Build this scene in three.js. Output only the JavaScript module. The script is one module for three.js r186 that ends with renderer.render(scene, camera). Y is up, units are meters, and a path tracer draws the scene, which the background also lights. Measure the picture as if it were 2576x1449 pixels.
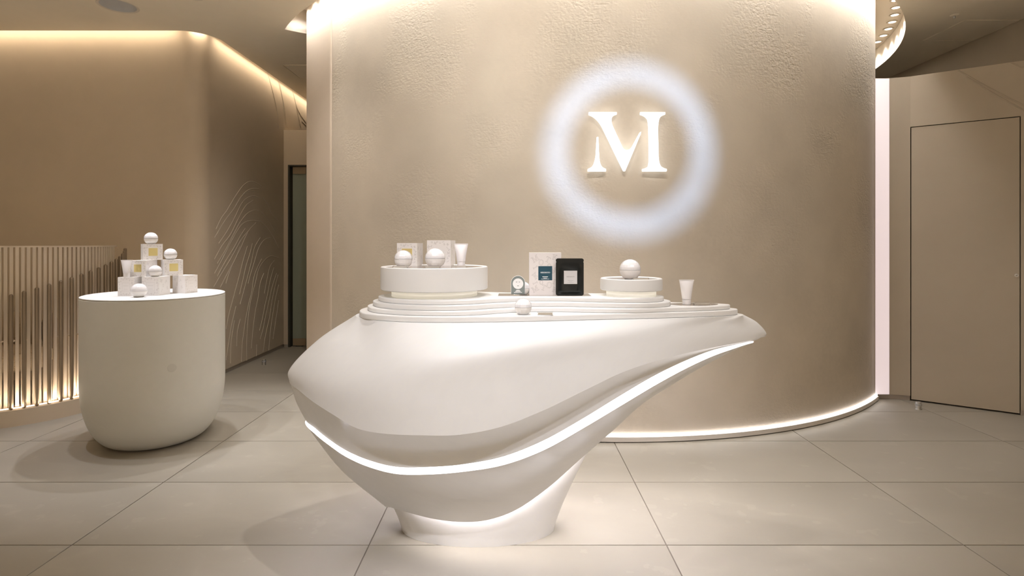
import * as THREE from 'three';
import { RectAreaLightUniformsLib } from 'three/addons/lights/RectAreaLightUniformsLib.js';
import { RoundedBoxGeometry } from 'three/addons/geometries/RoundedBoxGeometry.js';
import { mergeGeometries, toCreasedNormals } from 'three/addons/utils/BufferGeometryUtils.js';

// ---------------------------------------------------------------- camera, exposure, room lights
const scene = new THREE.Scene();
scene.background = new THREE.Color(0x000000);
const renderer = new THREE.WebGLRenderer({ antialias: true });
renderer.toneMapping = THREE.LinearToneMapping;
renderer.toneMappingExposure = 1.0;
renderer.shadowMap.enabled = true;
RectAreaLightUniformsLib.init();

const EYE = 1.2176;
const camera = new THREE.PerspectiveCamera(2 * Math.atan(724.5 / 1420) * 180 / Math.PI, 2576 / 1449, 0.05, 60);
camera.position.set(0, EYE, 0);
camera.lookAt(0, EYE, -1);
camera.setViewOffset(2576, 1449, -2, 112.5, 2576, 1449);

const rgb = (r, g, b) => new THREE.Color().setRGB(r, g, b);
const WARM = rgb(1, 0.83, 0.635), SOFT = rgb(1, 0.955, 0.92), WHITE = rgb(0.97, 0.975, 1.05), PINK = rgb(0.98, 0.955, 1.12), COOL = rgb(0.38, 0.60, 1.04);
// strengths of the kinds of lamps in the shop
const POWER = {
  cove: 0.78,         // wall-grazing downlights in the curved recess, each
  down: 9.0,         // recessed ceiling downlights, each
  slot: 20,          // strip hidden in the slot above the left wall
  counterStrip: 34, footStrip: 19, wallStrip: 4, railStrip: 120,
  projector: 96, panel: 0.5,  // panel: added glow in place of light on the right partition
};
const H = 3.0;                 // ceiling height
const SLAB = 3.2;              // underside of the slab above the ceiling boards
const C = { x: 0.685, d: 6.385 };   // centre of the curved wall in plan (d is the distance along -z)
const R_WALL = 2.922, R_EDGE = 3.085;
const deg = Math.PI / 180;
const onArc = (theta, r, y = 0) => new THREE.Vector3(C.x + r * Math.sin(theta), y, -(C.d - r * Math.cos(theta)));

// ---------------------------------------------------------------- helpers
let seed = 7;
const rnd = () => { seed = (seed * 1664525 + 1013904223) >>> 0; return seed / 4294967296; };
const used = {};
function numbered(name) { const n = used[name] = (used[name] ?? -1) + 1; return n ? name + '_' + String(n).padStart(3, '0') : name; }
function mesh(name, geometry, material, parent) {
  const m = new THREE.Mesh(geometry, material);
  m.name = name; m.castShadow = m.receiveShadow = true;
  parent.add(m);
  return m;
}
function thing(name, label, category, pos = [0, 0, 0], turn = 0, group) {
  const o = new THREE.Group(); o.name = numbered(name); scene.add(o);
  o.position.set(...pos); o.rotation.y = turn;
  o.userData = { label, category };
  if (group) o.userData.group = group;
  return o;
}
function structure(name, label, category = 'wall') {
  const o = new THREE.Group(); o.name = name; scene.add(o);
  o.userData = { kind: 'structure', label, category };
  return o;
}
function copyOf(root, pos, turn, label, group) {
  const r = root.clone(); r.name = numbered(root.name.replace(/_\d+$/, '')); scene.add(r);
  r.position.set(...pos); r.rotation.y = turn;
  r.userData = { ...root.userData };
  if (label) r.userData.label = label;
  if (group) r.userData.group = group;
  return r;
}
function box(x0, x1, y0, y1, z0, z1) {
  const g = new THREE.BoxGeometry(x1 - x0, y1 - y0, z1 - z0);
  g.translate((x0 + x1) / 2, (y0 + y1) / 2, (z0 + z1) / 2);
  return metreUV(g);
}
// box-projected uv in metres
function metreUV(g) {
  if (g.index) g = g.toNonIndexed();
  const p = g.attributes.position, n = g.attributes.normal, uv = new Float32Array(p.count * 2);
  for (let i = 0; i < p.count; i++) {
    const ax = Math.abs(n.getX(i)), ay = Math.abs(n.getY(i)), az = Math.abs(n.getZ(i));
    if (ay >= ax && ay >= az) { uv[2 * i] = p.getX(i); uv[2 * i + 1] = p.getZ(i); }
    else if (ax > az) { uv[2 * i] = p.getZ(i); uv[2 * i + 1] = p.getY(i); }
    else { uv[2 * i] = p.getX(i); uv[2 * i + 1] = p.getY(i); }
  }
  g.setAttribute('uv', new THREE.BufferAttribute(uv, 2));
  return g;
}
// plan outline [[x, d], ...] raised from y0 to y1
function prism(pts, y0, y1, holes = [], bevel = 0) {
  const s = new THREE.Shape(pts.map(([x, d]) => new THREE.Vector2(x, d)));
  for (const h of holes) s.holes.push(new THREE.Path(h.map(([x, d]) => new THREE.Vector2(x, d))));
  const g = new THREE.ExtrudeGeometry(s, bevel ? { depth: y1 - y0 - 2 * bevel, bevelEnabled: true, bevelSize: bevel, bevelThickness: bevel, bevelOffset: -bevel, bevelSegments: 3, curveSegments: 8 } : { depth: y1 - y0, bevelEnabled: false });
  if (bevel) g.translate(0, 0, bevel);
  g.rotateX(-Math.PI / 2); g.translate(0, y0, 0);
  return bevel ? toCreasedNormals(g, 0.6) : metreUV(g);
}
// closed slab between two arcs of the curved wall; uv of the outer face in metres along the arc and up
function arcSlab(r0, r1, t0, t1, y0, y1, n = 64, rows = 1) {
  const pos = [], uv = [], idx = [];
  const grid = (f, nu, nv) => {
    const base = pos.length / 3;
    for (let j = 0; j <= nv; j++) for (let i = 0; i <= nu; i++) { const [p, u, v] = f(i / nu, j / nv); pos.push(p.x, p.y, p.z); uv.push(u, v); }
    for (let j = 0; j < nv; j++) for (let i = 0; i < nu; i++) { const a = base + j * (nu + 1) + i, b = a + 1, c = a + nu + 1, d = c + 1; idx.push(a, b, d, a, d, c); }
  };
  const T = (u) => t0 + (t1 - t0) * u, Y = (v) => y0 + (y1 - y0) * v, Rr = (w) => r0 + (r1 - r0) * w;
  grid((u, v) => [onArc(T(u), r1, Y(v)), T(u) * r1, Y(v)], n, rows);              // outer
  grid((u, v) => [onArc(T(1 - u), r0, Y(v)), T(1 - u) * r0, Y(v)], n, 1);         // inner
  grid((u, v) => [onArc(T(u), Rr(1 - v), y1), T(u) * r1, y1 + v * (r1 - r0)], n, 1);   // top
  grid((u, v) => [onArc(T(u), Rr(v), y0), T(u) * r1, y0 - v * (r1 - r0)], n, 1);       // bottom
  grid((u, v) => [onArc(t0, Rr(u), Y(v)), u * (r1 - r0), Y(v)], 1, 1);
  grid((u, v) => [onArc(t1, Rr(1 - u), Y(v)), u * (r1 - r0), Y(v)], 1, 1);
  const g = new THREE.BufferGeometry();
  g.setAttribute('position', new THREE.Float32BufferAttribute(pos, 3));
  g.setAttribute('uv', new THREE.Float32BufferAttribute(uv, 2));
  g.setIndex(idx); g.computeVertexNormals();
  return g;
}
// skin over a list of closed loops (arrays of Vector3 of one length)
function loft(loops, { capStart = false, capEnd = false } = {}) {
  const n = loops[0].length, pos = [], uv = [], idx = [];
  loops.forEach((l) => { let run = 0; for (let i = 0; i <= n; i++) { const p = l[i % n]; if (i) run += p.distanceTo(l[i - 1]); pos.push(p.x, p.y, p.z); uv.push(run, p.y); } });
  for (let j = 0; j < loops.length - 1; j++) for (let i = 0; i < n; i++) {
    const a = j * (n + 1) + i, b = a + 1, c = a + n + 1, d = c + 1;
    idx.push(a, c, b, b, c, d);
  }
  const g = new THREE.BufferGeometry();
  g.setAttribute('position', new THREE.Float32BufferAttribute(pos, 3));
  g.setAttribute('uv', new THREE.Float32BufferAttribute(uv, 2));
  g.setIndex(idx); g.computeVertexNormals();
  const nm = g.attributes.normal;                                   // one normal on both sides of the seam
  for (let j = 0; j < loops.length; j++) {
    const a = j * (n + 1), b = a + n, v = new THREE.Vector3(nm.getX(a) + nm.getX(b), nm.getY(a) + nm.getY(b), nm.getZ(a) + nm.getZ(b)).normalize();
    nm.setXYZ(a, v.x, v.y, v.z); nm.setXYZ(b, v.x, v.y, v.z);
  }
  const all = [g.toNonIndexed()];
  const cap = (l, up) => {
    const c = l.reduce((s, p) => s.add(p), new THREE.Vector3()).divideScalar(n), q = [], w = [];
    for (let i = 0; i < n; i++) { const a = l[i], b = l[(i + 1) % n]; for (const p of up ? [c, a, b] : [c, b, a]) { q.push(p.x, p.y, p.z); w.push(p.x, p.z); } }
    const k = new THREE.BufferGeometry();
    k.setAttribute('position', new THREE.Float32BufferAttribute(q, 3)); k.setAttribute('uv', new THREE.Float32BufferAttribute(w, 2)); k.computeVertexNormals();
    all.push(k);
  };
  if (capStart) cap(loops[0], true);
  if (capEnd) cap(loops[loops.length - 1], false);
  return all.length > 1 ? mergeGeometries(all) : all[0];
}
const closedCurve = (pts, n) => { const c = new THREE.CatmullRomCurve3(pts, true, 'centripetal'); return Array.from({ length: n }, (_, i) => c.getPoint(i / n)); };
const planCurve = (pts, n = 160) => closedCurve(pts.map(([x, d]) => new THREE.Vector3(x, d, 0)), n).map((p) => [p.x, p.y]);
const lathe = (pts, n = 48) => new THREE.LatheGeometry(pts.map(([r, y]) => new THREE.Vector2(r, y)), n);
function disc(r, y, n = 40) { const g = new THREE.CircleGeometry(r, n); g.rotateX(-Math.PI / 2); g.translate(0, y, 0); return g; }

// ---------------------------------------------------------------- procedural textures
function lattice(period, salt) {
  const v = new Float32Array(period * period); let s = salt * 7919 + 17;
  for (let i = 0; i < v.length; i++) { s = (s * 1664525 + 1013904223) >>> 0; v[i] = s / 4294967296; }
  return (x, y) => {
    const xi = Math.floor(x), yi = Math.floor(y), fx = x - xi, fy = y - yi, w = (t) => t * t * (3 - 2 * t), m = (a) => ((a % period) + period) % period;
    const a = v[m(yi) * period + m(xi)], b = v[m(yi) * period + m(xi + 1)], c = v[m(yi + 1) * period + m(xi)], d = v[m(yi + 1) * period + m(xi + 1)];
    return a + (b - a) * w(fx) + (c - a) * w(fy) + (a - b - c + d) * w(fx) * w(fy);
  };
}
function fbm(f0, octaves, salt) {
  const ls = Array.from({ length: octaves }, (_, o) => lattice(f0 << o, salt * 31 + o));
  return (u, v) => { let s = 0, a = 0.5, t = 0; for (let o = 0; o < octaves; o++) { const f = f0 << o; s += a * ls[o](u * f, v * f); t += a; a *= 0.5; } return s / t; };
}
function texture(size, fn, srgb = false, repeat = 1) {
  const data = new Uint8Array(size * size * 4);
  for (let j = 0; j < size; j++) for (let i = 0; i < size; i++) {
    const c = fn(i / size, j / size), k = (j * size + i) * 4;
    const [r, g, b] = Array.isArray(c) ? c : [c, c, c];
    data[k] = Math.max(0, Math.min(255, r * 255)); data[k + 1] = Math.max(0, Math.min(255, g * 255)); data[k + 2] = Math.max(0, Math.min(255, b * 255)); data[k + 3] = 255;
  }
  const t = new THREE.DataTexture(data, size, size);
  t.wrapS = t.wrapT = THREE.RepeatWrapping; t.magFilter = THREE.LinearFilter; t.minFilter = THREE.LinearMipmapLinearFilter; t.generateMipmaps = true;
  if (srgb) t.colorSpace = THREE.SRGBColorSpace;
  t.repeat.set(repeat, repeat); t.needsUpdate = true;
  return t;
}
const toS = (c) => c <= 0.0031308 ? 12.92 * c : 1.055 * Math.pow(c, 1 / 2.4) - 0.055;
const tint = (c, k, warm = 0) => [toS(c[0] * (k + warm)), toS(c[1] * k), toS(c[2] * (k - warm))];

// stucco: trowelled patches, some smooth and some rough with short sideways ridges
const patchN = fbm(3, 4, 3), fineN = fbm(96, 2, 5), ridgeN = fbm(40, 3, 9), toneN = fbm(4, 5, 12);
const roughMask = (u, v) => { const m = (patchN(u, v) - 0.42) * 4.2; return Math.max(0.12, Math.min(1, m)); };
const stuccoBump = texture(1024, (u, v) => {
  const ridge = 1 - Math.abs(2 * ridgeN(u, 2 * v + 0.06 * patchN(u, v)) - 1);
  return 0.5 + roughMask(u, v) * (0.34 * (ridge - 0.7) + 0.40 * (fineN(u, v) - 0.5)) + 0.06 * (toneN(u, v) - 0.5);
}, false, 1 / 1.15);
const STUCCO = [0.59, 0.525, 0.435];
const stuccoTone = texture(1024, (u, v) => tint(STUCCO, 0.82 + 0.36 * toneN(u, v) - 0.07 * (1 - fineN(u, v)) * roughMask(u, v), 0.03 * (patchN(v, u) - 0.5)), true, 1 / 1.9);
const plasterN = fbm(5, 5, 21), plasterF = fbm(32, 3, 23);
const plasterTone = (c, amp = 0.12, rep = 1 / 2.3) => texture(512, (u, v) => tint(c, 1 - amp / 2 + amp * plasterN(u, v) + 0.03 * (plasterF(u, v) - 0.5)), true, rep);
const plasterBump = texture(512, (u, v) => 0.5 + 0.5 * (plasterF(u, v) - 0.5) + 0.4 * (plasterN(u, v) - 0.5), false, 1 / 1.3);
// floor stone: long faint veins along x with specks
const stoneA = fbm(4, 5, 41), stoneB = fbm(32, 4, 43), stoneV = fbm(3, 5, 47);
const stoneTone = texture(1024, (u, v) => {
  const streak = stoneV(u, 3 * v) , vein = Math.pow(1 - Math.abs(2 * stoneV(u + 0.1 * stoneA(u, v), 2 * v) - 1), 10);
  const speck = stoneB(u, v) > 0.72 ? 0.05 : 0;
  return tint([0.355, 0.325, 0.27], 0.86 + 0.16 * stoneA(u, v) + 0.12 * (streak - 0.4) + 0.05 * vein + speck + 0.05 * (stoneB(u, v) - 0.5), 0.01 * (stoneA(v, u) - 0.5));
}, true, 1 / 2.4);
const stoneRough = texture(512, (u, v) => 0.42 + 0.22 * stoneA(u, v) + 0.1 * (stoneB(u, v) - 0.5), false, 1 / 2.4);
const boucleN = fbm(64, 2, 61);
const boucleBump = texture(512, (u, v) => 0.5 + 0.5 * (Math.abs(2 * boucleN(u, v) - 1)), false, 1 / 0.35);

const std = (o) => new THREE.MeshStandardMaterial(o), phys = (o) => new THREE.MeshPhysicalMaterial(o);
const M = {
  stucco: std({ map: stuccoTone, bumpMap: stuccoBump, bumpScale: 0.0030, roughness: 0.88 }),
  smooth: std({ map: plasterTone([0.62, 0.53, 0.43], 0.08), bumpMap: plasterBump, bumpScale: 0.001, roughness: 0.8 }),
  leftWall: std({ map: plasterTone([0.61, 0.51, 0.385], 0.12), bumpMap: plasterBump, bumpScale: 0.0015, roughness: 0.8 }),
  rightWall: std({ map: plasterTone([0.48, 0.415, 0.325], 0.14), bumpMap: plasterBump, bumpScale: 0.001, roughness: 0.75 }),
  relief: std({ color: rgb(0.60, 0.52, 0.42), roughness: 0.75 }),
  ceiling: std({ map: plasterTone([0.84, 0.75, 0.60], 0.05), roughness: 0.9 }),
  recess: std({ color: rgb(0.72, 0.64, 0.53), roughness: 0.85 }),
  tile: std({ map: stoneTone, roughnessMap: stoneRough, roughness: 1 }),
  grout: std({ color: rgb(0.20, 0.17, 0.14), roughness: 0.95 }),
  baseboard: std({ color: rgb(0.40, 0.35, 0.30), roughness: 0.6 }),
  profile: std({ color: rgb(0.66, 0.62, 0.57), roughness: 0.5 }),
  counter: std({ map: plasterTone([0.79, 0.79, 0.785], 0.05, 1 / 1.1), roughness: 0.42 }),
  tier: std({ color: rgb(0.83, 0.825, 0.81), roughness: 0.38 }),
  pedestal: std({ map: plasterTone([0.71, 0.70, 0.645], 0.04, 1 / 1.1), roughness: 0.5 }),
  bronze: std({ color: rgb(0.31, 0.245, 0.175), metalness: 0.6, roughness: 0.38 }),
  slat: std({ color: rgb(0.76, 0.66, 0.54), roughness: 0.55 }),
  boucle: std({ color: rgb(0.52, 0.42, 0.30), roughness: 0.95, bumpMap: boucleBump, bumpScale: 0.006 }),
  darkWood: std({ color: rgb(0.05, 0.035, 0.025), roughness: 0.5 }),
  glass: phys({ color: rgb(0.40, 0.44, 0.35), roughness: 0.5, transmission: 0.25, thickness: 0 }),
  brass: std({ color: rgb(0.42, 0.33, 0.22), metalness: 0.6, roughness: 0.5 }),
  darkFrame: std({ color: rgb(0.06, 0.055, 0.04), roughness: 0.5 }),
  steel: std({ color: rgb(0.55, 0.54, 0.52), metalness: 0.9, roughness: 0.35 }),
  black: std({ color: rgb(0.03, 0.03, 0.03), roughness: 0.6 }),
  jar: phys({ color: rgb(0.88, 0.87, 0.89), roughness: 0.22, clearcoat: 0.6, clearcoatRoughness: 0.15 }),
  jarBowl: phys({ color: rgb(0.88, 0.855, 0.83), roughness: 0.3, clearcoat: 0.4, clearcoatRoughness: 0.2 }),
  seam: std({ color: rgb(0.68, 0.66, 0.69), metalness: 0.5, roughness: 0.4 }),
  tubeCap: std({ color: rgb(0.86, 0.84, 0.84), roughness: 0.35 }),
  carton: std({ color: rgb(0.86, 0.84, 0.82), roughness: 0.55 }),
  gold: std({ color: rgb(0.92, 0.79, 0.36), metalness: 0.55, roughness: 0.3 }),
  mirror: std({ color: rgb(0.62, 0.58, 0.55), metalness: 0.85, roughness: 0.22 }),
  acrylic: phys({ color: rgb(0.97, 0.97, 0.97), roughness: 0.05, transmission: 1, thickness: 0.01, ior: 1.49 }),
  silver: std({ color: rgb(0.62, 0.60, 0.56), metalness: 0.8, roughness: 0.35 }),
};
const glow = (color, k) => std({ color: rgb(0.9, 0.9, 0.9), emissive: color, emissiveIntensity: k, roughness: 0.6 });
M.glowStrip = glow(rgb(1, 0.955, 0.97), 3.6);
M.glowWarm = glow(rgb(1, 0.84, 0.64), 2.4);
M.glowLamp = glow(rgb(1, 0.93, 0.82), 3.5);
M.glowLetter = glow(rgb(0.93, 0.96, 1), 1.25);
M.glowDisc = glow(rgb(1, 0.88, 0.68), 0.45);

// ---------------------------------------------------------------- light helpers
function spot(parent, at, to, intensity, angle, penumbra, radius, color) {
  const l = new THREE.SpotLight(color, intensity, 0, angle, penumbra, 2);
  l.name = 'lamp_beam'; l.position.copy(at); l.castShadow = true; l.shadow.radius = radius;
  l.target.position.copy(to); l.target.name = 'lamp_aim'; parent.add(l); parent.add(l.target);
  return l;
}
function strip(parent, at, to, w, h, intensity, color) {
  const l = new THREE.RectAreaLight(color, intensity, w, h);
  l.name = 'strip_light'; l.position.copy(at); parent.add(l); l.lookAt(to);
  return l;
}
const V = (x, y, z) => new THREE.Vector3(x, y, z);

// front half of each loop of the counter: [x, y, half-width from the long axis], left tip to right tip
const RAILS = {
  rim: [[-0.668,0.914,0.0],[-0.662,0.914,0.04],[-0.648,0.914,0.085],[-0.62,0.914,0.119],[-0.479,0.914,0.244],[-0.338,0.914,0.274],[-0.197,0.914,0.279],[-0.056,0.914,0.268],[0.085,0.914,0.246],[0.225,0.914,0.221],[0.366,0.914,0.196],[0.507,0.914,0.17],[0.648,0.914,0.145],[0.789,0.914,0.111],[0.93,0.914,0.061],[0.955,0.914,0.06],[0.972,0.914,0.035],[0.984,0.914,0.0]],
  shoulder: [[-0.84,0.8,0.0],[-0.763,0.809,0.119],[-0.688,0.805,0.189],[-0.601,0.797,0.25],[-0.503,0.799,0.304],[-0.396,0.8,0.347],[-0.279,0.807,0.373],[-0.151,0.822,0.379],[-0.008,0.835,0.36],[0.139,0.845,0.319],[0.293,0.855,0.274],[0.436,0.864,0.228],[0.585,0.873,0.182],[0.721,0.879,0.138],[0.842,0.883,0.1],[0.936,0.885,0.068],[1.004,0.883,0.038],[1.048,0.878,0.0]],
  belly: [[-0.959,0.669,0.0],[-0.869,0.678,0.13],[-0.784,0.678,0.206],[-0.688,0.676,0.273],[-0.581,0.671,0.332],[-0.464,0.674,0.379],[-0.339,0.68,0.407],[-0.202,0.693,0.413],[-0.05,0.713,0.393],[0.107,0.746,0.348],[0.27,0.778,0.298],[0.423,0.805,0.249],[0.584,0.822,0.198],[0.73,0.832,0.151],[0.861,0.838,0.109],[0.963,0.84,0.074],[1.037,0.838,0.042],[1.086,0.832,0.0]],
  crease: [[-0.953,0.63,0.0],[-0.859,0.62,0.141],[-0.772,0.597,0.223],[-0.675,0.572,0.296],[-0.568,0.542,0.36],[-0.453,0.54,0.412],[-0.33,0.545,0.442],[-0.196,0.548,0.449],[-0.047,0.568,0.427],[0.106,0.611,0.378],[0.268,0.672,0.324],[0.419,0.727,0.271],[0.578,0.763,0.215],[0.724,0.785,0.163],[0.855,0.8,0.118],[0.958,0.81,0.081],[1.032,0.819,0.046],[1.082,0.819,0.0]],
  recess: [[-0.927,0.546,0.0],[-0.848,0.539,0.109],[-0.769,0.504,0.172],[-0.678,0.478,0.229],[-0.576,0.456,0.278],[-0.462,0.451,0.318],[-0.338,0.453,0.341],[-0.202,0.462,0.346],[-0.049,0.483,0.329],[0.106,0.528,0.292],[0.268,0.596,0.25],[0.417,0.662,0.209],[0.573,0.722,0.166],[0.714,0.761,0.126],[0.839,0.787,0.091],[0.936,0.8,0.062],[1.005,0.807,0.035],[1.05,0.807,0.0]],
  led_top: [[-0.884,0.464,0.0],[-0.808,0.459,0.109],[-0.733,0.437,0.172],[-0.645,0.412,0.229],[-0.546,0.394,0.278],[-0.436,0.385,0.318],[-0.316,0.393,0.341],[-0.184,0.405,0.346],[-0.037,0.427,0.329],[0.114,0.473,0.292],[0.27,0.544,0.25],[0.415,0.617,0.209],[0.566,0.689,0.166],[0.703,0.741,0.126],[0.824,0.776,0.091],[0.918,0.791,0.062],[0.985,0.798,0.035],[1.028,0.798,0.0]],
  led_bottom: [[-0.883,0.447,0.0],[-0.806,0.434,0.109],[-0.731,0.413,0.172],[-0.644,0.387,0.229],[-0.544,0.368,0.278],[-0.435,0.359,0.318],[-0.315,0.366,0.341],[-0.183,0.378,0.346],[-0.036,0.396,0.329],[0.115,0.437,0.292],[0.271,0.507,0.25],[0.416,0.577,0.209],[0.567,0.65,0.166],[0.704,0.709,0.126],[0.825,0.752,0.091],[0.919,0.776,0.062],[0.986,0.79,0.035],[1.029,0.793,0.0]],
  hull_mid: [[-0.736,0.255,0.0],[-0.674,0.27,0.095],[-0.608,0.262,0.149],[-0.53,0.251,0.198],[-0.44,0.25,0.241],[-0.34,0.252,0.275],[-0.228,0.258,0.296],[-0.104,0.273,0.3],[0.036,0.312,0.285],[0.179,0.383,0.253],[0.326,0.478,0.217],[0.462,0.565,0.181],[0.603,0.639,0.144],[0.73,0.699,0.109],[0.842,0.743,0.079],[0.929,0.77,0.054],[0.99,0.787,0.03],[1.029,0.792,0.0]],
  hull_edge: [[-0.549,0.096,0.0],[-0.503,0.115,0.067],[-0.449,0.119,0.105],[-0.383,0.119,0.14],[-0.305,0.117,0.17],[-0.214,0.119,0.194],[-0.112,0.131,0.209],[0.003,0.17,0.212],[0.134,0.253,0.201],[0.266,0.358,0.178],[0.403,0.466,0.153],[0.527,0.566,0.128],[0.654,0.636,0.101],[0.767,0.694,0.077],[0.867,0.739,0.056],[0.943,0.77,0.038],[0.997,0.786,0.022],[1.029,0.792,0.0]],
};
// raised plaster lines on the receding face of the left wall: [z, y]
const RELIEF = [[[-5.095,1.345],[-5.195,1.453],[-5.286,1.524],[-5.477,1.694],[-5.607,1.79],[-5.728,1.842],[-5.855,1.853],[-6.021,1.825]],[[-5.071,1.268],[-5.22,1.401],[-5.379,1.516],[-5.505,1.62],[-5.637,1.722],[-5.791,1.777],[-5.953,1.791]],[[-5.12,1.307],[-5.272,1.443],[-5.435,1.56],[-5.548,1.665],[-5.697,1.735],[-5.855,1.757]],[[-5.144,1.217],[-5.299,1.337],[-5.448,1.478],[-5.577,1.611],[-5.697,1.677],[-5.839,1.708],[-5.953,1.698]],[[-5.071,1.076],[-5.195,1.19],[-5.352,1.298],[-5.519,1.468],[-5.667,1.596],[-5.822,1.661]],[[-5.12,1.035],[-5.272,1.163],[-5.407,1.298],[-5.548,1.427],[-5.697,1.519],[-5.871,1.562],[-6.021,1.548],[-6.197,1.467],[-6.345,1.361]],[[-5.071,0.947],[-5.22,1.085],[-5.352,1.217],[-5.491,1.341],[-5.607,1.415],[-5.791,1.451],[-5.987,1.451]],[[-5.12,0.919],[-5.272,1.057],[-5.407,1.162],[-5.548,1.287],[-5.652,1.366]],[[-5.059,0.827],[-5.195,0.941],[-5.339,1.055],[-5.463,1.161],[-5.577,1.259],[-5.713,1.339]],[[-5.987,1.459],[-6.161,1.388],[-6.307,1.296],[-6.461,1.167]],[[-6.021,1.719],[-6.161,1.652],[-6.27,1.549],[-6.442,1.477]],[[-5.887,1.432],[-5.728,1.347],[-5.637,1.259],[-5.548,1.16],[-5.435,1.052],[-5.339,0.947],[-5.272,0.843]],[[-5.272,0.417],[-5.325,0.543],[-5.435,0.736],[-5.519,0.882],[-5.607,1.046],[-5.697,1.188]],[[-5.17,0.811],[-5.299,0.935],[-5.448,1.065],[-5.548,1.188]],[[-5.272,0.124],[-5.379,0.441],[-5.463,0.609]],[[-5.358,0.079],[-5.366,0.267],[-5.435,0.475]],[[-5.807,1.216],[-5.744,1.1],[-5.667,0.987],[-5.607,0.862],[-5.534,0.72]],[[-5.987,1.277],[-5.855,1.172],[-5.791,1.041],[-5.697,0.871],[-5.607,0.72],[-5.548,0.62]],[[-6.233,1.279],[-6.09,1.255],[-5.953,1.171],[-5.871,1.053],[-5.791,0.938],[-5.713,0.812]],[[-6.021,1.049],[-5.92,0.962],[-5.839,0.862],[-5.791,0.719],[-5.728,0.608],[-5.667,0.472],[-5.622,0.335],[-5.586,0.2],[-5.572,0.048]],[[-6.461,1.053],[-6.233,1.075],[-6.09,1.032],[-5.953,0.946],[-5.871,0.801],[-5.791,0.675],[-5.728,0.521],[-5.697,0.352],[-5.682,0.182],[-5.688,0.037]],[[-6.073,0.894],[-5.987,0.793],[-5.937,0.646],[-5.871,0.504],[-5.822,0.333],[-5.784,0.142]],[[-6.345,1.024],[-6.233,0.964],[-6.161,0.843],[-6.09,0.678]],[[-6.326,0.944],[-6.233,0.807],[-6.179,0.685],[-6.09,0.524],[-6.038,0.407],[-5.97,0.296]],[[-6.403,0.876],[-6.289,0.739],[-6.215,0.604],[-6.125,0.442],[-6.055,0.298],[-5.987,0.202]],[[-6.442,0.858],[-6.345,0.703],[-6.27,0.551],[-6.215,0.399],[-6.125,0.241],[-6.055,0.053]],[[-6.461,0.743],[-6.364,0.573],[-6.289,0.39],[-6.233,0.224],[-6.197,0.042]],[[-6.461,0.563],[-6.403,0.407],[-6.345,0.254],[-6.307,0.148]],[[-5.477,0.22],[-5.491,0.356],[-5.548,0.473]],[[-5.904,0.157],[-5.897,0.039]],[[-6.164,3.093],[-6.396,2.758],[-6.461,2.528]],[[-6.428,3.096],[-6.584,2.854],[-6.618,2.56]],[[-6.857,3.086],[-7.034,2.882],[-7.375,2.76]],[[-6.472,3.086],[-6.607,2.832],[-6.7,2.586]],[[-6.869,3.09],[-6.996,2.893],[-7.14,2.681]],[[-7.167,2.767],[-7.39,2.732]]];
const RELIEF_FRONT = [[[-3.02,0.99],[-2.94,1.005],[-2.88,1.035],[-2.845,1.07]],[[-2.98,1.06],[-2.90,1.09],[-2.845,1.13]]];

// ---------------------------------------------------------------- floor
{
  const f = structure('floor', 'large pale stone floor tiles with thin dark joints', 'floor');
  mesh('grout', box(-6.2, 4.3, -0.12, -0.004, -9.2, 2.8), M.grout, f);
  const variants = Array.from({ length: 9 }, (_, k) => {
    const g = metreUV(new RoundedBoxGeometry(1.1955, 0.03, 0.5955, 1, 0.0015));
    const uv = g.attributes.uv, ox = rnd() * 2.4, oy = rnd() * 2.4;
    for (let i = 0; i < uv.count; i++) uv.setXY(i, uv.getX(i) + ox, uv.getY(i) + oy);
    return g;
  });
  for (let r = -8; r < 12; r++) for (let c = -6; c < 3; c++) {
    const t = mesh('tile', variants[Math.floor(rnd() * 9)], M.tile, f);
    t.position.set(0.62 + 1.2 * c + 0.6, -0.015, -(2.278 + 0.6 * r + 0.3));
    if (rnd() > 0.5) t.rotation.y = Math.PI;
  }
}

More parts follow.
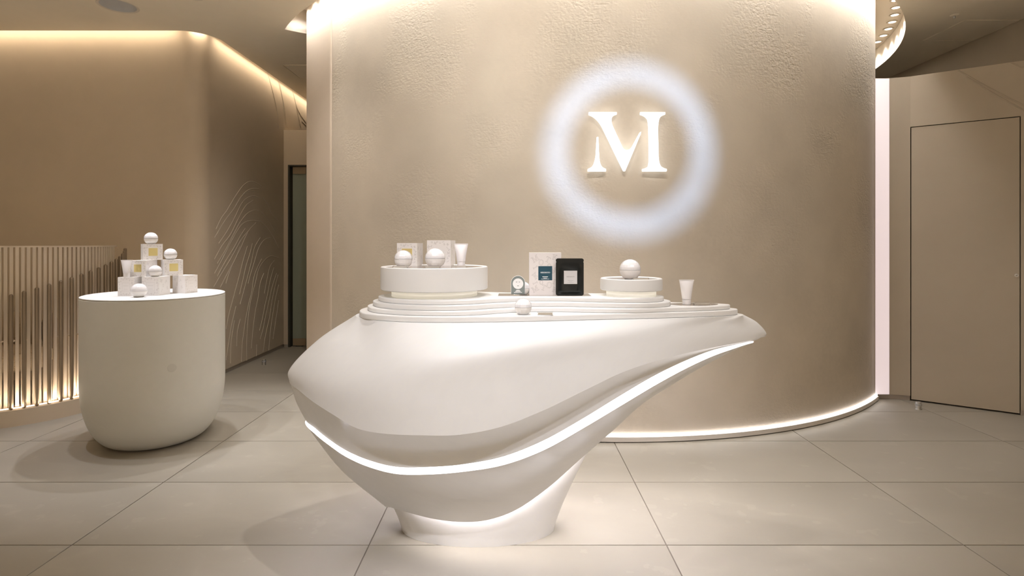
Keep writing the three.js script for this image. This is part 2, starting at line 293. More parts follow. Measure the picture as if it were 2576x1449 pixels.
// ---------------------------------------------------------------- ceiling
const SLOT = [];                 // ceiling edge along the left wall's light slot
for (let i = 0; i <= 12; i++) { const a = Math.PI / 2 * i / 12; SLOT.push([-2.82 + 0.265 * Math.sin(a), 4.995 - 0.265 * Math.cos(a)]); }
{
  const c = structure('ceiling', 'flat beige plaster ceiling with a curved light recess', 'ceiling');
  const outline = [[-6.1, -2.7], [4.05, -2.7], [4.05, 9.1], [-2.555, 9.1], ...SLOT.slice().reverse(), [-6.1, 4.73]];
  const t0 = -57 * deg, t1 = 86 * deg, hole = [];
  for (let i = 0; i <= 70; i++) { const p = onArc(t0 + (t1 - t0) * i / 70, R_EDGE); hole.push([p.x, -p.z]); }
  for (let i = 70; i >= 0; i--) { const p = onArc(t0 + (t1 - t0) * i / 70, 2.86); hole.push([p.x, -p.z]); }
  mesh('ceiling_board', prism(outline, H, H + 0.035, [hole, Array.from({ length: 40 }, (_, i) => [-2.965 + 0.121 * Math.cos(i * Math.PI / 20), 4.24 + 0.121 * Math.sin(i * Math.PI / 20)])]), M.ceiling, c);
  mesh('slab', box(-6.2, 4.2, SLAB, SLAB + 0.12, -9.2, 2.8), M.recess, c);
  mesh('recess_fascia', arcSlab(R_EDGE, R_EDGE + 0.012, t0, t1, H + 0.001, SLAB, 90), M.recess, c);
  mesh('recess_end', arcSlab(2.86, R_EDGE, t0 - 0.006, t0, H + 0.001, SLAB, 1), M.recess, c);
  mesh('recess_end', arcSlab(2.86, R_EDGE, t1, t1 + 0.006, H + 0.001, SLAB, 1), M.recess, c);
  mesh('recess_inner_fascia', arcSlab(2.85, 2.86, 46 * deg, t1, H + 0.001, SLAB, 30), M.recess, c);
  // access hatches: flush boards with a thin shadow joint and a fine edge trim
  for (const [x0, x1, d0, d1] of [[3.605, 4.04, 4.505, 4.955], [-2.295, -1.845, 5.637, 6.087]]) {
    mesh('access_panel', box(x0 + 0.004, x1 - 0.004, H - 0.004, H, -d1 + 0.004, -d0 - 0.004), M.ceiling, c);
    const e = 0.0025;
    const trim = mergeGeometries([box(x0 - e, x0, H - 0.0055, H, -d1, -d0), box(x1, x1 + e, H - 0.0055, H, -d1, -d0), box(x0, x1, H - 0.0055, H, -d0, -d0 + e), box(x0, x1, H - 0.0055, H, -d1 - e, -d1)]);
    mesh('panel_trim', trim, M.ceiling, c);
  }
}

// ---------------------------------------------------------------- curved wall behind the counter
{
  const w = structure('wall_center', 'tall curved beige stucco wall behind the counter', 'wall');
  const tl = -55 * deg, ts = -45.4 * deg, tr = 46.8 * deg;
  mesh('wall_core', arcSlab(2.72, 2.905, tl, tr, 0, SLAB, 80), M.smooth, w);
  mesh('plaster_face', arcSlab(2.906, R_WALL, ts - 0.001, tr + 0.002, 0.035, SLAB - 0.002, 160, 8), M.stucco, w);
  // smooth end panel with a rounded edge that stands a little proud of the stucco
  const prof = [];
  for (let i = 0; i <= 20; i++) { const a = tl - 0.002 + (ts - tl) * i / 20, p = onArc(a, R_WALL + 0.010); prof.push([p.x, -p.z]); }
  for (let i = 1; i <= 6; i++) { const b = Math.PI / 2 * i / 6, p = onArc(ts + 0.0045 * Math.sin(b), R_WALL + 0.010 - 0.012 * (1 - Math.cos(b))); prof.push([p.x, -p.z]); }
  for (let i = 20; i >= 0; i--) { const a = tl - 0.002 + (ts - tl) * i / 20, p = onArc(a, 2.906); prof.push([p.x, -p.z]); }
  mesh('end_panel', toCreasedNormals(prism(prof, 0.035, SLAB - 0.002), 0.5), M.smooth, w);
  mesh('base_profile', arcSlab(2.906, R_WALL + 0.022, tl, tr + 0.002, 0.006, 0.034, 120), M.profile, w);
  mesh('led_strip', arcSlab(2.906, R_WALL + 0.014, tl, tr + 0.002, 0.034, 0.049, 120), M.glowStrip, w);
  for (let i = 0; i < 16; i++) {
    const a = tl + (tr - tl) * (i + 0.5) / 16;
    strip(w, onArc(a, R_WALL + 0.026, 0.043), onArc(a, R_WALL + 1.0, -0.25), 0.29, 0.013, POWER.wallStrip, SOFT);
  }
}

// ---------------------------------------------------------------- downlights in the curved recess
{
  const trim = lathe([[0.030, 0], [0.041, 0], [0.042, 0.004], [0.030, 0.006]], 28), face = disc(0.030, 0.003); face.rotateX(Math.PI);
  face.translate(0, 0.006, 0);
  const n = 41;
  for (let i = 0; i < n; i++) {
    const a = (-54.5 + 3.38 * i) * deg;
    if (a > 84.5 * deg) break;
    const p = onArc(a, 3.02, SLAB - 0.006);
    const t = thing('recessed_downlight', 'small glowing round downlight in the curved ceiling recess', 'downlight', [p.x, p.y, p.z], 0, 'downlights in the curved ceiling recess');
    mesh('trim_ring', trim, M.recess, t);
    mesh('lens', face, M.glowLamp, t);
    const out = onArc(a, 1).sub(V(C.x, 0, -C.d));
    spot(t, V(0, -0.012, 0), V(-out.x * 0.2, -1, -out.z * 0.2), POWER.cove, 62 * deg, 0.9, 1.2, SOFT);
  }
}

// ---------------------------------------------------------------- left wall with rounded corner
const XL = -2.68, DL = 4.85, RL = 0.16;
{
  const w = structure('wall_left', 'rounded beige plaster wall with raised flowing lines', 'wall');
  const face = [[-6.1, DL]];
  for (let i = 0; i <= 14; i++) { const a = Math.PI / 2 * i / 14; face.push([XL - RL + RL * Math.sin(a), DL + RL - RL * Math.cos(a)]); }
  face.push([XL, 9.1]);
  // surface with uv in metres along the plan
  const pts = [...face, [XL - 0.25, 9.1], [XL - 0.25, DL + 0.25], [-6.1, DL + 0.25]];
  mesh('plaster', toCreasedNormals(prism(pts, 0.04, SLAB), 0.6), M.leftWall, w);
  mesh('baseboard', box(XL - 0.2, XL - 0.012, 0, 0.04, -9.0, -(DL + RL)), M.baseboard, w);
  mesh('baseboard', box(-6.1, XL - RL, 0, 0.04, -(DL + 0.2), -(DL + 0.012)), M.baseboard, w);
  for (const line of RELIEF) {
    const c = new THREE.CatmullRomCurve3(line.map(([z, y]) => V(XL + 0.0005, y, z)), false, 'centripetal');
    mesh('relief_line', new THREE.TubeGeometry(c, Math.max(12, line.length * 7), 0.0042, 5), M.relief, w);
  }
  for (const line of RELIEF_FRONT) {
    const c = new THREE.CatmullRomCurve3(line.map(([x, y]) => V(x, y, -DL + 0.0005)), false, 'centripetal');
    mesh('relief_line', new THREE.TubeGeometry(c, 24, 0.0035, 5), M.relief, w);
  }
  // strip hidden in the slot between ceiling and wall
  const a = thing('slot_light', 'warm light strip hidden in the slot above the left wall', 'light strip');
  mesh('strip_front', box(-6.0, XL - RL, 3.078, 3.09, -4.80, -4.775), M.glowWarm, a);
  mesh('strip_side', box(-2.63, -2.605, 3.078, 3.09, -8.9, -(DL + RL)), M.glowWarm, a);
  strip(a, V(-4.42, 3.07, -4.787), V(-4.42, 0, -4.80), 3.1, 0.03, POWER.slot, WARM);
  const s2 = strip(a, V(-2.617, 3.07, -6.95), V(-2.64, 0, -6.95), 0.03, 3.8, POWER.slot, WARM);
  s2.rotation.set(-Math.PI / 2, 0, 0);
  strip(a, V(-2.70, 3.07, -4.87), V(-2.71, 0, -4.88), 0.16, 0.05, POWER.slot, WARM);
}

// ---------------------------------------------------------------- portal and glass door at the end of the passage
{
  const w = structure('wall_portal', 'low beige portal block around the glass door', 'wall');
  const zf = -6.6, top = 2.542;
  mesh('portal_face', mergeGeometries([
    box(-2.679, -2.63, 0.035, top, zf - 0.35, zf), box(-2.63, -1.62, 2.135, top, zf - 0.35, zf), box(-1.62, 0.6, 0.035, top, zf - 0.35, zf)]), M.leftWall, w);
  mesh('baseboard', box(-2.679, -2.63, 0, 0.035, zf - 0.3, zf - 0.01), M.baseboard, w);
  const d = structure('door_2', 'frosted green glass door with bronze patch fittings', 'door');
  mesh('door_frame', mergeGeometries([box(-2.63, -2.612, 0.004, 2.135, zf - 0.1, zf - 0.002), box(-2.612, -1.62, 2.12, 2.135, zf - 0.1, zf - 0.002)]), M.darkFrame, d);
  mesh('glass_pane', box(-2.598, -1.64, 0.012, 2.112, zf - 0.075, zf - 0.063), M.glass, d);
  mesh('patch_fitting', box(-2.592, -2.44, 2.035, 2.116, zf - 0.09, zf - 0.048), M.brass, d);
  mesh('patch_fitting', box(-2.592, -2.44, 0.014, 0.095, zf - 0.09, zf - 0.048), M.brass, d);
  mesh('door_closer', box(-2.56, -2.48, -0.002, 0.012, zf - 0.085, zf - 0.05), M.darkFrame, d);
}

// ---------------------------------------------------------------- right partition with flush door
{
  const w = structure('wall_right', 'low curved beige partition wall with a flush door', 'wall');
  const A = [3.075, 4.366], B = [3.594, 3.993], dir = [0.519 / 0.639, -0.373 / 0.639], nrm = [0.373 / 0.639, 0.519 / 0.639];   // nrm points away from the room
  const at = (s, k = 0) => [A[0] + dir[0] * s + nrm[0] * k, A[1] + dir[1] * s + nrm[1] * k];
  const L = 0.639, TH = 0.12, top = 2.508;
  const curve = new THREE.CatmullRomCurve3([[2.1, 4.46], [2.5, 4.442], [2.82, 4.424], [2.945, 4.409], [3.03, 4.385], A].map(([x, d]) => V(x, d, 0)), false, 'centripetal').getPoints(40).map((p) => [p.x, p.y]);
  const leftPiece = [...curve, at(0, TH), [2.98, 4.53], [2.1, 4.60]];
  mesh('wall_panel', toCreasedNormals(prism(leftPiece, 0.037, top), 0.5), M.rightWall, w);
  mesh('wall_panel', prism([at(0, 0), at(L, 0), at(L, TH), at(0, TH)], 2.118, top), M.rightWall, w);
  mesh('wall_panel', prism([at(L, 0), at(1.35, 0), at(1.35, TH), at(L, TH)], 0.037, top), M.rightWall, w);
  const baseCurve = curve.map(([x, d]) => [x + 0.004, d + 0.010]);
  mesh('baseboard', prism([...baseCurve, at(0, TH), [2.98, 4.53], [2.1, 4.60]], 0, 0.037), M.baseboard, w);
  mesh('baseboard', prism([at(L, 0.01), at(1.35, 0.01), at(1.35, TH), at(L, TH)], 0, 0.037), M.baseboard, w);
  const ridge = (s0, y0, s1, y1) => {
    const p = [], n = 14;
    for (let i = 0; i <= n; i++) { const q = at(s0 + (s1 - s0) * i / n, -0.0005); p.push(V(q[0], y0 + (y1 - y0) * i / n + 0.006 * Math.sin(5 * i / n + y0), -q[1])); }
    mesh('relief_line', new THREE.TubeGeometry(new THREE.CatmullRomCurve3(p), 24, 0.005, 5), M.rightWall, w);
  };
  ridge(0.29, 2.50, 0.80, 2.07); ridge(0.34, 2.44, 0.80, 2.03); ridge(0.585, 2.503, 0.95, 2.25);
  const d = structure('door_1', 'flush beige door in the right partition with round lock', 'door');
  mesh('door_leaf', prism([at(0.006, 0.004), at(L - 0.006, 0.004), at(L - 0.006, 0.045), at(0.006, 0.045)], 0.012, 2.112), M.rightWall, d);
  mesh('door_stop_board', prism([at(0, 0.06), at(L, 0.06), at(L, 0.075), at(0, 0.075)], 0, 2.118), M.darkFrame, d);
  const k = at(0.617, 0.004), lock = lathe([[0.0, 0.004], [0.009, 0.004], [0.0115, 0.006], [0.0125, 0.003], [0.0125, 0]], 28);
  const lm = mesh('lock', lock, M.steel, d); lm.position.set(k[0], 0.99, -k[1]); lm.quaternion.setFromUnitVectors(V(0, 1, 0), V(-nrm[0], 0, nrm[1]));
  const slotG = new THREE.BoxGeometry(0.012, 0.002, 0.003); const sm = mesh('keyway', slotG, M.black, d); sm.position.set(k[0] - nrm[0] * 0.004, 0.99, -k[1] + nrm[1] * 0.004); sm.quaternion.copy(lm.quaternion);
}

// ---------------------------------------------------------------- outer walls that close the room
{
  const a = structure('wall_far_right', 'plain plaster side wall above the right partition', 'wall'); mesh('wall_board', box(4.05, 4.2, 0, SLAB, -9.1, 2.7), M.rightWall, a);
  const b = structure('wall_back', 'plain plaster wall at the far end', 'wall'); mesh('wall_board', box(-6.1, 4.2, 0, SLAB, -9.25, -9.1), M.leftWall, b);
  const c = structure('wall_front', 'plain plaster wall behind the viewer', 'wall'); mesh('wall_board', box(-6.1, 4.2, 0, SLAB, 2.7, 2.85), M.smooth, c);
  const d = structure('wall_far_left', 'plain plaster wall at the far left', 'wall'); mesh('wall_board', box(-6.25, -6.1, 0, SLAB, -9.1, 2.85), M.leftWall, d);
}

// ---------------------------------------------------------------- unseen downlights of the sales floor, the rear and outer ones added for fill
{
  const trim = lathe([[0.044, -0.003], [0.046, -0.007], [0.058, -0.006], [0.06, 0]], 32), face = disc(0.045, 0); face.rotateX(Math.PI); face.translate(0, -0.003, 0);
  const where = [
    // x, d, aim x, aim y, aim d, share of power, half angle of the beam
    [-0.95, 0.45, -0.5, 0.6, 2.25, 0.75, 24], [0.0, 0.25, -0.1, 0.6, 2.25, 0.85, 24], [0.95, 0.45, 0.6, 0.6, 2.3, 0.7, 24],
    [-0.35, 2.55, -0.3, 0.6, 2.45, 0.6, 36], [0.55, 2.55, 0.45, 0.6, 2.42, 0.5, 36],
    [-0.55, 1.75, -0.6, 1.8, 3.7, 0.72, 34], [0.35, 1.75, 0.35, 1.85, 3.46, 0.62, 34], [1.15, 1.75, 1.2, 2.0, 3.5, 0.3, 30],
    [-2.30, 4.08, -2.26, 0.6, 3.6, 0.55, 27], [-2.62, 2.92, -2.3, 0.6, 3.5, 0.55, 27], [-2.10, 3.80, -2.2, 0.6, 3.6, 0.5, 29], [-2.38, 3.28, -2.28, 0.6, 3.5, 0.5, 29],
    [-1.7, 3.7, -1.7, 0.6, 3.95, 0.22, 50],
    [2.3, 2.4, 2.4, 0, 3.0, 0.12, 40],
    [-2.6, -1.0, -2.6, 0, -1.0, 3.3, 40], [-1.2, -1.0, -1.2, 0, -1.0, 3.3, 40], [0.2, -1.0, 0.2, 0, -1.0, 3.3, 40], [1.6, -1.0, 1.6, 0, -1.0, 3.3, 40], [3.0, -1.0, 3.0, 0, -1.0, 3.3, 40],  // added behind the viewer so floor bounce lifts ceiling and walls
    [-1.8, -2.0, -1.8, 0, -2.0, 3.6, 40], [0.0, -2.0, 0.0, 0, -2.0, 3.6, 40], [1.8, -2.0, 1.8, 0, -2.0, 3.6, 40],  // second added row behind the viewer, also for bounce fill
    [3.3, 0.7, 3.4, 0, 0.9, 1.6, 34], [-4.7, 0.6, -4.7, 0, 0.6, 3.3, 36], [-4.7, 2.2, -4.7, 0, 2.2, 3.3, 36],  // added out of view at both sides for bounce onto the ceiling
  ];
  for (const [x, d, ax, ay, ad, k, half] of where) {
    const t = thing('unseen_downlight', 'unseen white recessed downlight in the flat ceiling above the sales floor', 'downlight', [x, H, -d], 0, 'downlights above the sales floor');
    mesh('trim_ring', trim, M.recess, t);
    mesh('lens', face, M.glowLamp, t);
    spot(t, V(0, -0.012, 0), V(ax - x, ay - H, -(ad - d)), POWER.down * k, half * deg, 0.7, 0.8, half < 30 ? WHITE : SOFT);
  }
  // unlit round ceiling fitting at the left
  const s = thing('ceiling_fitting', 'large round unlit dished fitting in the ceiling at left', 'ceiling fitting', [-2.965, H, -4.24]);
  mesh('rim', lathe([[0.118, 0.001], [0.132, -0.004], [0.137, -0.001], [0.137, 0.002]], 48), M.recess, s);
  mesh('dish', lathe([[0.0, 0.03], [0.06, 0.026], [0.10, 0.014], [0.12, 0.0]], 48), std({ color: rgb(0.50, 0.50, 0.50), roughness: 0.5 }), s);
  // sprinkler at the right
  const p = thing('sprinkler_head', 'small metal sprinkler head on the ceiling at right', 'sprinkler', [3.45, H, -4.41]);
  mesh('plate', lathe([[0.0, -0.006], [0.022, -0.005], [0.03, 0]], 28), M.ceiling, p);
  mesh('nozzle', lathe([[0.0, -0.026], [0.008, -0.024], [0.009, -0.012], [0.005, -0.006]], 20), M.steel, p);
}

// ---------------------------------------------------------------- ring projector on the ceiling behind the viewer
{
  const P = V(0.72, 2.72, 1.2), aim = V(0.722, 1.80, -3.46), to = aim.clone().sub(P), dist = to.length(); to.normalize();
  const t = thing('ring_projector', 'white ceiling projector throwing the ring of light on the wall', 'projector', P.toArray());
  const g = new THREE.Group(); g.name = 'projector_head'; t.add(g); g.quaternion.setFromUnitVectors(V(0, 1, 0), to);
  const white = std({ color: rgb(0.75, 0.75, 0.75), roughness: 0.5 });
  mesh('barrel', lathe([[0.0, -0.16], [0.055, -0.16], [0.06, -0.15], [0.06, 0.33], [0.054, 0.33], [0.054, -0.03], [0.0, -0.03]], 32), white, g);
  const stop = mesh('centre_stop', lathe([[0, 0.300], [0.0243, 0.300], [0.0243, 0.302], [0, 0.302]], 48), M.black, g);
  for (let i = 0; i < 3; i++) { const b = new THREE.BoxGeometry(0.034, 0.0006, 0.0006); b.translate(0.039, 0.301, 0); b.rotateY(i * 2 * Math.PI / 3 + 0.4); mesh('stop_wire', b, M.black, g); }
  mesh('yoke', mergeGeometries([box(-0.07, -0.062, 0, 0.24, -0.015, 0.015), box(0.062, 0.07, 0, 0.24, -0.015, 0.015), box(-0.07, 0.07, 0.235, 0.28, -0.02, 0.02)]), white, t);
  spot(t, V(0, 0, 0), aim.clone().sub(P), POWER.projector, Math.atan(0.625 / dist), 0.34, 0.26, COOL);
}

// ---------------------------------------------------------------- added glowing strip standing in for light falling on the right partition
{
  const t = thing('added_glow_strip', 'tall narrow pinkish glow added in place of light falling on the right partition', 'added glow', [2.70, 0, -4.404]);
  mesh('glow_strip_back', box(-0.235, 0.238, 0.038, 2.504, -0.012, 0.0), M.rightWall, t);
  mesh('glow_strip_face', box(-0.23, 0.236, 0.040, 2.502, 0.0, 0.003), glow(rgb(1, 0.80, 0.86), POWER.panel), t);
  strip(t, V(0.0, 1.27, 0.006), V(0, 1.27, 1), 0.46, 2.44, POWER.panel * 0.6, PINK);  // spill from the added glow onto its neighbours
}

// ---------------------------------------------------------------- the sculpted counter
const AXIS = 2.42;               // the counter's long axis runs along x at z = -AXIS
const COUNTER = thing('display_counter', 'white sculpted counter with glowing band and stepped top on a narrow foot', 'counter', [0, 0, -AXIS]);
{
  const N = 220;
  const loopOf = (front, fn = (p) => p) => {
    const f = front.map(([x, y, w]) => fn([x, y, w]));
    const pts = [...f.map(([x, y, w]) => V(x, y, w)), ...f.slice(1, -1).reverse().map(([x, y, w]) => V(x, y, -w))];
    return closedCurve(pts, N);
  };
  const L = Object.fromEntries(Object.entries(RAILS).map(([k, v]) => [k, loopOf(v)]));
  const through = (loops, steps) => {          // loops between key loops along smooth columns
    const cols = Array.from({ length: N }, (_, i) => new THREE.CatmullRomCurve3(loops.map((l) => l[i]), false, 'centripetal'));
    return Array.from({ length: steps + 1 }, (_, j) => cols.map((c) => c.getPoint(j / steps)));
  };
  // upper shell, with its lower edge rolled under a little
  const lip = L.crease.map((p, i) => p.clone().lerp(L.recess[i], 0.10).add(V(0, 0.004, 0)));
  mesh('upper_shell', loft([...through([L.rim, L.shoulder, L.belly, L.crease], 36)], { capStart: true }), M.counter, COUNTER);
  mesh('shadow_band', loft(through([L.crease, lip, L.recess, L.led_top], 22)), M.counter, COUNTER);
  const bulge = L.led_top.map((p, i) => p.clone().lerp(L.led_bottom[i], 0.5).add(V(p.x + 0.1, 0, p.z * 2).normalize().multiplyScalar(0.004)));
  const led = mesh('led_strip', loft(through([L.led_top, bulge, L.led_bottom], 6)), M.glowStrip, COUNTER);
  mesh('lower_hull', loft(through([L.led_bottom, L.hull_mid, L.hull_edge], 26)), M.counter, COUNTER);
  // underside: a raised pan with the hidden strip round its edge
  const inset = (k, up) => loopOf(RAILS.hull_edge, ([x, y, w]) => [x * 1 + (0.24 - x) * (1 - k) * 0.35, y + up, w * k]);
  const e1 = inset(0.96, 0.004), e2 = inset(0.93, 0.026), e3 = inset(0.70, 0.034), e4 = inset(0.02, 0.036);
  mesh('underside', loft([L.hull_edge, e1, e2]), M.counter, COUNTER);
  mesh('foot_light', loft([e2, e3]), glow(rgb(1, 0.93, 0.945), POWER.footStrip), COUNTER);
  mesh('underside_pan', loft([e3, e4]), M.counter, COUNTER);
  // foot: from a long leaf under the hull to an oval on the floor
  const at = (s) => { const r = RAILS.hull_edge, f = s * (r.length - 1), i = Math.min(r.length - 2, Math.floor(f)), t = f - i; return [0, 1, 2].map((c) => r[i][c] + (r[i + 1][c] - r[i][c]) * t); };
  const n = 24, top = [], base = [];
  for (let i = 0; i <= n; i++) {
    const s = i / n, q = 0.5 - 0.5 * Math.cos(Math.PI * s), [x, y, w] = at(q * 0.60), close = q > 0.62 ? Math.sqrt(Math.max(0, 1 - ((q - 0.62) / 0.38) ** 2)) : 1;
    top.push([x + (i < 3 ? 0.014 : 0), y + 0.034, w * 0.80 * close]);
    const a = Math.PI * (1 - s);
    base.push([-0.148 + 0.325 * Math.cos(a), 0, 0.160 * Math.sin(a)]);
  }
  const Lt = loopOf(top), Lb = loopOf(base), footLoops = [];
  for (let j = 0; j <= 24; j++) { const t = j / 24, k = Math.pow(1 - t, 1.22); footLoops.push(Lb.map((b, i) => V(b.x + (Lt[i].x - b.x) * k, Lt[i].y * (1 - t), b.z + (Lt[i].z - b.z) * k))); }
  mesh('foot', loft(footLoops, { capEnd: true }), M.counter, COUNTER);
  // light given off by the glowing band and by the strip hidden above the foot
  for (const side of [1, -1]) {
    for (let k = 0; k < 12; k++) {
      const f = (s, rail) => { const r = RAILS[rail], q = s * (r.length - 1), i = Math.min(r.length - 2, Math.floor(q)), t = q - i; return V(...[0, 1, 2].map((c) => r[i][c] + (r[i + 1][c] - r[i][c]) * t)); };
      const s0 = 0.075 + 0.685 * k / 12, s1 = s0 + 0.685 / 12;
      const a = f(s0, 'led_top').lerp(f(s0, 'led_bottom'), 0.5), b = f(s1, 'led_top').lerp(f(s1, 'led_bottom'), 0.5), m = a.clone().lerp(b, 0.5), dir = b.clone().sub(a);
      const out = V(-dir.z, 0, dir.x).normalize(); if (out.z < 0) out.negate();
      m.add(out.clone().multiplyScalar(0.034)).add(V(0, -0.02, 0));
      if (side < 0) { m.z *= -1; out.z *= -1; }
      const l = strip(COUNTER, m, m.clone().add(out).add(V(0, -2.0, 0)), dir.length(), 0.022, POWER.counterStrip, PINK);
      l.rotateZ(Math.atan2(dir.y, Math.hypot(dir.x, dir.z)) * side);
    }
  }
  // stepped top: four flat tiers
  const tiers = [
    [0.914, 0.9375, [[-.648,2.42],[-.60,2.27],[-.4446,2.177],[-.288,2.155],[.015,2.177],[.33,2.234],[.662,2.293],[.839,2.337],[.93,2.375],[.962,2.42],[.93,2.465],[.84,2.505],[.66,2.55],[.33,2.606],[.015,2.66],[-.288,2.685],[-.4446,2.663],[-.60,2.57]]],
    [0.9375, 0.956, [[-.617,2.42],[-.565,2.28],[-.43,2.195],[-.29,2.17],[-.15,2.19],[-.05,2.25],[.05,2.29],[.2,2.295],[.33,2.27],[.5,2.265],[.66,2.305],[.82,2.345],[.905,2.385],[.93,2.42],[.905,2.45],[.8,2.487],[.66,2.52],[.33,2.58],[0,2.64],[-.29,2.67],[-.43,2.645],[-.565,2.56]]],
    [0.956, 0.9765, [[-.595,2.42],[-.545,2.29],[-.42,2.21],[-.29,2.185],[-.16,2.21],[-.06,2.27],[.05,2.315],[.2,2.325],[.33,2.30],[.45,2.275],[.56,2.28],[.645,2.33],[.665,2.40],[.64,2.47],[.55,2.51],[.33,2.55],[0,2.6],[-.29,2.655],[-.42,2.63],[-.545,2.55]]],
    [0.9765, 0.995, [[-.573,2.42],[-.525,2.30],[-.41,2.225],[-.29,2.20],[-.17,2.225],[-.07,2.285],[.05,2.335],[.2,2.34],[.33,2.31],[.44,2.285],[.54,2.285],[.615,2.33],[.638,2.40],[.615,2.46],[.52,2.5],[.33,2.52],[0,2.55],[-.2,2.62],[-.29,2.64],[-.41,2.615],[-.525,2.54]]],
  ];
  for (const [y0, y1, pts] of tiers) mesh('tier', prism(planCurve(pts.map(([x, d]) => [x, d - AXIS])), y0, y1, [], 0.004), M.tier, COUNTER);
  // mirror plates let into the top
  mesh('mirror_plate', box(-0.062, 0.331, 0.995, 0.9965, 0.045 - 0.115, 0.045), M.mirror, COUNTER);
  mesh('mirror_plate', prism(planCurve([[0.675, 0.01], [0.70, -0.05], [0.80, -0.06], [0.86, -0.03], [0.88, 0.005], [0.85, 0.03], [0.75, 0.045]], 60), 0.956, 0.9575), M.mirror, COUNTER);
}

// ---------------------------------------------------------------- round risers on the counter
function riser(name, label, x, d, r, y1, h) {
  const y0 = 0.9954, t = thing(name, label, 'riser', [x, y0, -d]), H1 = y1 - y0, b = H1 - h;
  mesh('ring', lathe([[r * 0.8, b], [r - 0.004, b], [r, b + 0.004], [r, H1 - 0.004], [r - 0.004, H1], [r - 0.014, H1], [r - 0.016, H1 - 0.004], [0, H1 - 0.004]], 72), M.tier, t);
  mesh('mirror_inset', disc(r - 0.017, H1 - 0.0035, 64), M.mirror, t);
  mesh('glow_base', lathe([[0, b], [r * 0.80, b], [r * 0.80, 0], [0, 0]], 56), M.glowDisc, t);
  const l = new THREE.PointLight(rgb(1, 0.92, 0.76), 0.05); l.name = 'glow'; l.position.set(0, b / 2, 0); l.castShadow = true; t.add(l);
  return t;
}
riser('round_riser', 'large round white riser carrying boxes, two jars and a tube', -0.336, 2.43, 0.228, 1.119, 0.096);
riser('round_riser', 'small round white riser carrying a single jar', 0.507, 2.42, 0.131, 1.069, 0.05);

// ---------------------------------------------------------------- pedestal at the left
{
  const t = thing('oval_pedestal', 'oval off-white pedestal with rounded bottom holding stacked boxes', 'pedestal', [-2.251, 0, -3.562], 0.62);
  const A = 0.388, B = 0.4256, N = 120, ring = (k, y) => Array.from({ length: N }, (_, i) => { const a = -2 * Math.PI * i / N; return V(A * k * Math.cos(a), y, B * k * Math.sin(a)); });
  const rows = [ring(0.985, 0.893), ring(0.997, 0.890), ring(1, 0.885), ring(1, 0.62)];
  for (let i = 0; i <= 26; i++) { const u = i / 26 * Math.PI / 2, y = 0.37 * (1 - Math.sin(u)); rows.push(ring(1 - 0.42 * (1 - Math.cos(u)), y)); }
  mesh('body', loft(rows, { capEnd: true }), M.pedestal, t);
  const g = loft([ring(0.985, 0.9), ring(0.998, 0.8985), ring(1, 0.896), ring(0.992, 0.893)], { capStart: true });
  mesh('top', g, M.tier, t);
  const cap = mesh('sensor_cap', lathe([[0, 0.0012], [0.022, 0.001], [0.024, 0]], 32), std({ color: rgb(0.64, 0.63, 0.58), roughness: 0.5 }), t);
  // on the front face, found where the body faces the room
  const a = 82 * deg; cap.position.set(A * Math.cos(a), 0.50, B * Math.sin(a)); cap.quaternion.setFromUnitVectors(V(0, 1, 0), V(Math.cos(a) / A, 0, Math.sin(a) / B).normalize());
}

